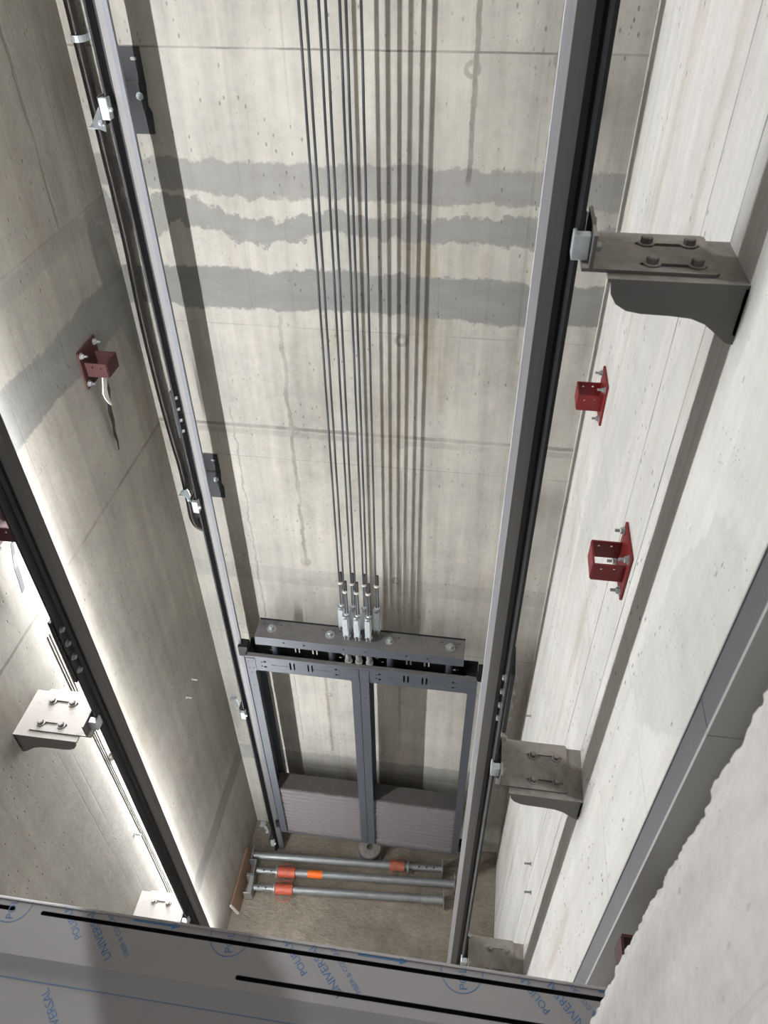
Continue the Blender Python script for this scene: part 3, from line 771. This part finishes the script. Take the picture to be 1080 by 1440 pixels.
# small folded clips between conduit and rail
def folded_clip(label, z):
    t = thing('folded_clip', label, 'clip', (-1.33, 2.65, z), 'folded zinc clips by the conduit')
    MB().add([(-1.42, 2.70, z-.03), (-1.335, 2.63, z-.03), (-1.335, 2.63, z+.02), (-1.355, 2.65, z+.04), (-1.418, 2.703, z-.026), (-1.333, 2.633, z-.026), (-1.333, 2.633, z+.022), (-1.353, 2.653, z+.042)],
             [(0, 1, 2, 3), (4, 7, 6, 5), (0, 4, 5, 1), (1, 5, 6, 2), (2, 6, 7, 3), (3, 7, 4, 0)]).build('folded_plate', 'zinc', t)
    MB().box(-1.422, -1.38, 2.68, 2.724, z-.036, z-.031).build('foot', 'zinc', t)
    MB().hexbolt((-1.347, 2.634, z-.005), 'Y', .008, .012, True, -1).build('bolt', 'zinc', t)
folded_clip('folded zinc clip across the conduit near its top clamp', -.70)
folded_clip('folded zinc clip across the conduit above its elbow', -2.36)
folded_clip('folded zinc clip on slim rail below the conduit elbow', -4.07)
folded_clip('folded zinc clip on slim rail near the pit floor', -5.73)

# ================================================================== cable trunking on the white wall
tk = thing('cable_trunking', 'grey vertical cable trunking fixed to the white concrete wall', 'trunking', (XR, .705, -5.0))
for i, (z0, z1, dx, dy) in enumerate(((-5.2, -.9731, 0, 0), (-.973, 2.1, .0006, .0012))):
    x0 = XR-.0556+dx; ya, yb = .672+dy, .741+dy
    MB().box(x0+.003, XR-.001, ya, yb, z0, z1).build('trunking_body', 'trunk', tk)
    MB().box(x0, x0+.0029, ya+.007, yb-.004, z0, z1).build('trunking_lid', 'lid', tk)
    MB().box(x0-.003, x0+.0029, ya, ya+.0068, z0, z1).build('lid_edge', 'trunk', tk)
    MB().box(x0-.002, x0+.0029, yb-.0038, yb, z0, z1).build('lid_edge', 'trunk', tk)

# little steel stubs left in the walls
for i, (x, y, z, s_, lb) in enumerate(((XR, 1.679, -3.616, -1, 'short steel stub sticking out of white wall on the seam line'), (XR, 1.549, -3.618, -1, 'short steel stub sticking out of white wall between two seams'), (XR, 2.486, -3.604, -1, 'short steel stub in white wall close to the back wall'),
                                   (XL, 2.431, -3.544, 1, 'short steel stub in grey wall, nearer the back wall'), (XL, 2.324, -3.563, 1, 'short steel stub in grey wall, farther from back wall'), (XL, 1.555, -3.60, 1, 'pale steel stub in wall below the light cable'))):
    tag(MB().cyl((x, y, z), (x+s_*.032, y, z-.002), .005, 8).cyl((x, y, z), (x+s_*.003, y, z), .010, 10).build('steel_stub', 'zincdull', org=(x, y, z)), lb, 'stub', 'steel stubs in the walls')
tag(MB().box(XL, XL+.02, 1.625, 1.645, -3.05, -2.99).box(XL, XL+.006, 1.612, 1.652, -3.03, -3.01).build('cable_clip', 'whiteplastic', org=(XL, 1.63, -3.05)), 'white plastic cable clip on the wall under the dusted bracket', 'clip')

# ================================================================== film wrapped sill profile at the landing edge
ZS = -1.607
sl = thing('sill_profile', 'long slotted steel sill profile wrapped in printed protective film', 'sill', (-.5, .48, ZS))
th = .003
xs0 = XJL+.002
far, mid = .537, .4425
# flat slotted plate
holes = [slot((-.785+.36)/2, .5135, .36+.785, .0085), slot(-.99, .5135, .30, .0085), slot((-.365+.255)/2, .4555, .255+.365, .0085)]
MB().plate([(xs0, .434), (XJ-.012, .434), (XJ-.012, mid+.018), (XR-.004, mid+.018), (XR-.004, far-.008), (xs0, far-.008)], holes, 'Z', ZS-th, ZS).build('slotted_plate', 'film', sl)
MB().box(xs0, XR-.006, .443, .520, ZS-.045, ZS-.04).box(xs0, XR-.006, .5215, .526, ZS-.06, ZS-.0035).build('inner_channel', 'cwtdark', sl)
# rounded far edge turning down
def sheet(prof, x0, x1, name, mat='film'):
    m = MB(); top = [(y, z) for y, z in prof]
    # offset inward
    bot = []
    for i, (y, z) in enumerate(prof):
        a = prof[max(i-1, 0)]; b = prof[min(i+1, len(prof)-1)]
        dy, dz = b[0]-a[0], b[1]-a[1]; L = math.hypot(dy, dz); bot.append((y+dz/L*th, z-dy/L*th) if dy > 0 else (y+dz/L*th, z-dy/L*th))
    poly = top+bot[::-1]
    return m.prism(poly, 'X', x0, x1).build(name, mat, sl, smooth=True)
r = .009
sheet([(far-r+.0005, ZS)]+[(far-r+r*math.sin(a), ZS-r+r*math.cos(a)) for a in [PI/2*k/8 for k in range(9)]]+[(far, ZS-.06), (far, ZS-.11)], xs0, XR-.004, 'rolled_edge')
# bend and lower near leg, running back over the landing edge
near = [(.30, ZS-.0145), (.388, ZS-.0145), (.402, ZS-.0135), (.412, ZS-.0105), (.421, ZS-.006), (.428, ZS-.0022), (.4337, ZS)]
sheet(near, xs0, XJ-.012, 'near_leg')
# blue printed line and prints of the protective film
def prints(parts, name='film_print'):
    for nm, bm in parts:
        for (co, no, keep_above) in ():
            pass
def flat_print(bm, name, zbase):
    # cut away what would hang over slots or past the edge
    for y in (.5135-.0045, .5135+.0045, .4555-.0045, .4555+.0045, far-.006):
        bmesh.ops.bisect_plane(bm, geom=bm.verts[:]+bm.edges[:]+bm.faces[:], plane_co=(0, y, 0), plane_no=(0, 1, 0))
    kill = []
    for f in bm.faces:
        c = f.calc_center_median()
        if abs(c.y-.5135) < .0045 and c.x > -.785: kill.append(f)
        elif abs(c.y-.4555) < .0045 and c.x > -.365: kill.append(f)
        elif c.y > far-.006: kill.append(f)
        elif c.x > XJ-.016 and c.y < mid+.018: kill.append(f)
    bmesh.ops.delete(bm, geom=kill, context='FACES')
    me = bpy.data.meshes.new(name)
    for v in bm.verts: v.co = Vector((v.co.x+.5, v.co.y-.48, zbase-ZS+.0005))
    bm.to_mesh(me); bm.free(); me.materials.append(M['ink'])
    if not me.polygons: return
    o = bpy.data.objects.new(name, me); COL.objects.link(o); o.parent = sl; ORG[o.name] = ORG[sl.name]
def text_bm(txt, size, x, y, ang):
    cu = bpy.data.curves.new('tmp', 'FONT'); cu.body = txt; cu.size = size; cu.resolution_u = 3
    ob = bpy.data.objects.new('tmp', cu); COL.objects.link(ob)
    me = ob.to_mesh().copy(); bpy.data.objects.remove(ob); bpy.data.curves.remove(cu)
    bm = bmesh.new(); bm.from_mesh(me); bpy.data.meshes.remove(me)
    ca, sa = math.cos(ang), math.sin(ang)
    for v in bm.verts: v.co = Vector((x+v.co.x*ca-v.co.y*sa, y+v.co.x*sa+v.co.y*ca, 0))
    return bm
def ring_bm(cx, cy, r, w, a0, a1, n=40):
    bm = bmesh.new(); P = []
    for k in range(n+1):
        a = a0+(a1-a0)*k/n; P.append((bm.verts.new((cx+(r-w)*math.cos(a), cy+(r-w)*math.sin(a), 0)), bm.verts.new((cx+r*math.cos(a), cy+r*math.sin(a), 0))))
    for k in range(n): bm.faces.new((P[k][0], P[k][1], P[k+1][1], P[k+1][0]))
    return bm
def arrow_bm(x0, x1, y):
    bm = bmesh.new(); P = [(x0, y-.0022), (x1-.016, y-.0022), (x1-.016, y+.0022), (x0, y+.0022)]
    bm.faces.new([bm.verts.new((a, b, 0)) for a, b in P]); bm.faces.new([bm.verts.new((a, b, 0)) for a, b in ((x1-.016, y-.0075), (x1, y), (x1-.016, y+.0075))])
    return bm
A = math.radians(133)
for k in range(-1, 3):
    dx = .453*k
    flat_print(ring_bm(-.395+dx, .5265, .040, .0016, math.radians(-200), math.radians(40)), 'film_print', ZS)
    flat_print(text_bm('POLI', .021, -.383+dx, .494, math.radians(97)), 'film_print', ZS)
    flat_print(text_bm('POLIFILM', .019, -.683+dx, .482, A), 'film_print', ZS)
    flat_print(text_bm('UNIVERSAL', .0215, -.610+dx, .456, A), 'film_print', ZS)
    flat_print(text_bm('FIBER & CO2 LASER', .0125, -.578+dx, .464, A), 'film_print', ZS)
    flat_print(arrow_bm(-.595+dx, -.498+dx, .5265), 'film_print', ZS)
    flat_print(text_bm('UNIVERSAL', .0215, -.66+dx+.02, .315, A), 'film_print', ZS-.0145)
m = bmesh.new(); m.faces.new([m.verts.new(p) for p in ((xs0, .3985, 0), (XJ-.013, .3985, 0), (XJ-.013, .4, 0), (xs0, .4, 0))])
flat_print(m, 'film_edge_line', ZS-.0135)

# cement crumbs on the pit floor and plaster crumbs on the dusted brackets
def crumbs(n, box, zb, smin, smax, seed):
    rnd = random.Random(seed); m = MB()
    for i in range(n):
        x = rnd.uniform(box[0], box[1]); y = rnd.uniform(box[2], box[3]); s_ = rnd.uniform(smin, smax)
        if y > 2.4: continue
        vs = [(x+s_*rnd.uniform(.6, 1)*dx, y+s_*rnd.uniform(.6, 1)*dy, zb+s_*rnd.uniform(.0, .5)+s_*.8*max(0, dz)) for dx, dy, dz in ((1, 0, 0), (0, 1, 0), (-1, 0, 0), (0, -1, 0), (0, 0, 1))]
        m.add(vs, [(0, 1, 4), (1, 2, 4), (2, 3, 4), (3, 0, 4), (3, 2, 1, 0)])
    return m
o = crumbs(420, (XL+.05, XR-.05, 1.6, 2.72), ZF-.004, .002, .007, 3).build('cement_crumbs', 'floor', org=(0, 2, ZF)); o['kind'] = 'stuff'
tag(o, 'scattered cement crumbs on the dusty pit floor', 'crumbs')
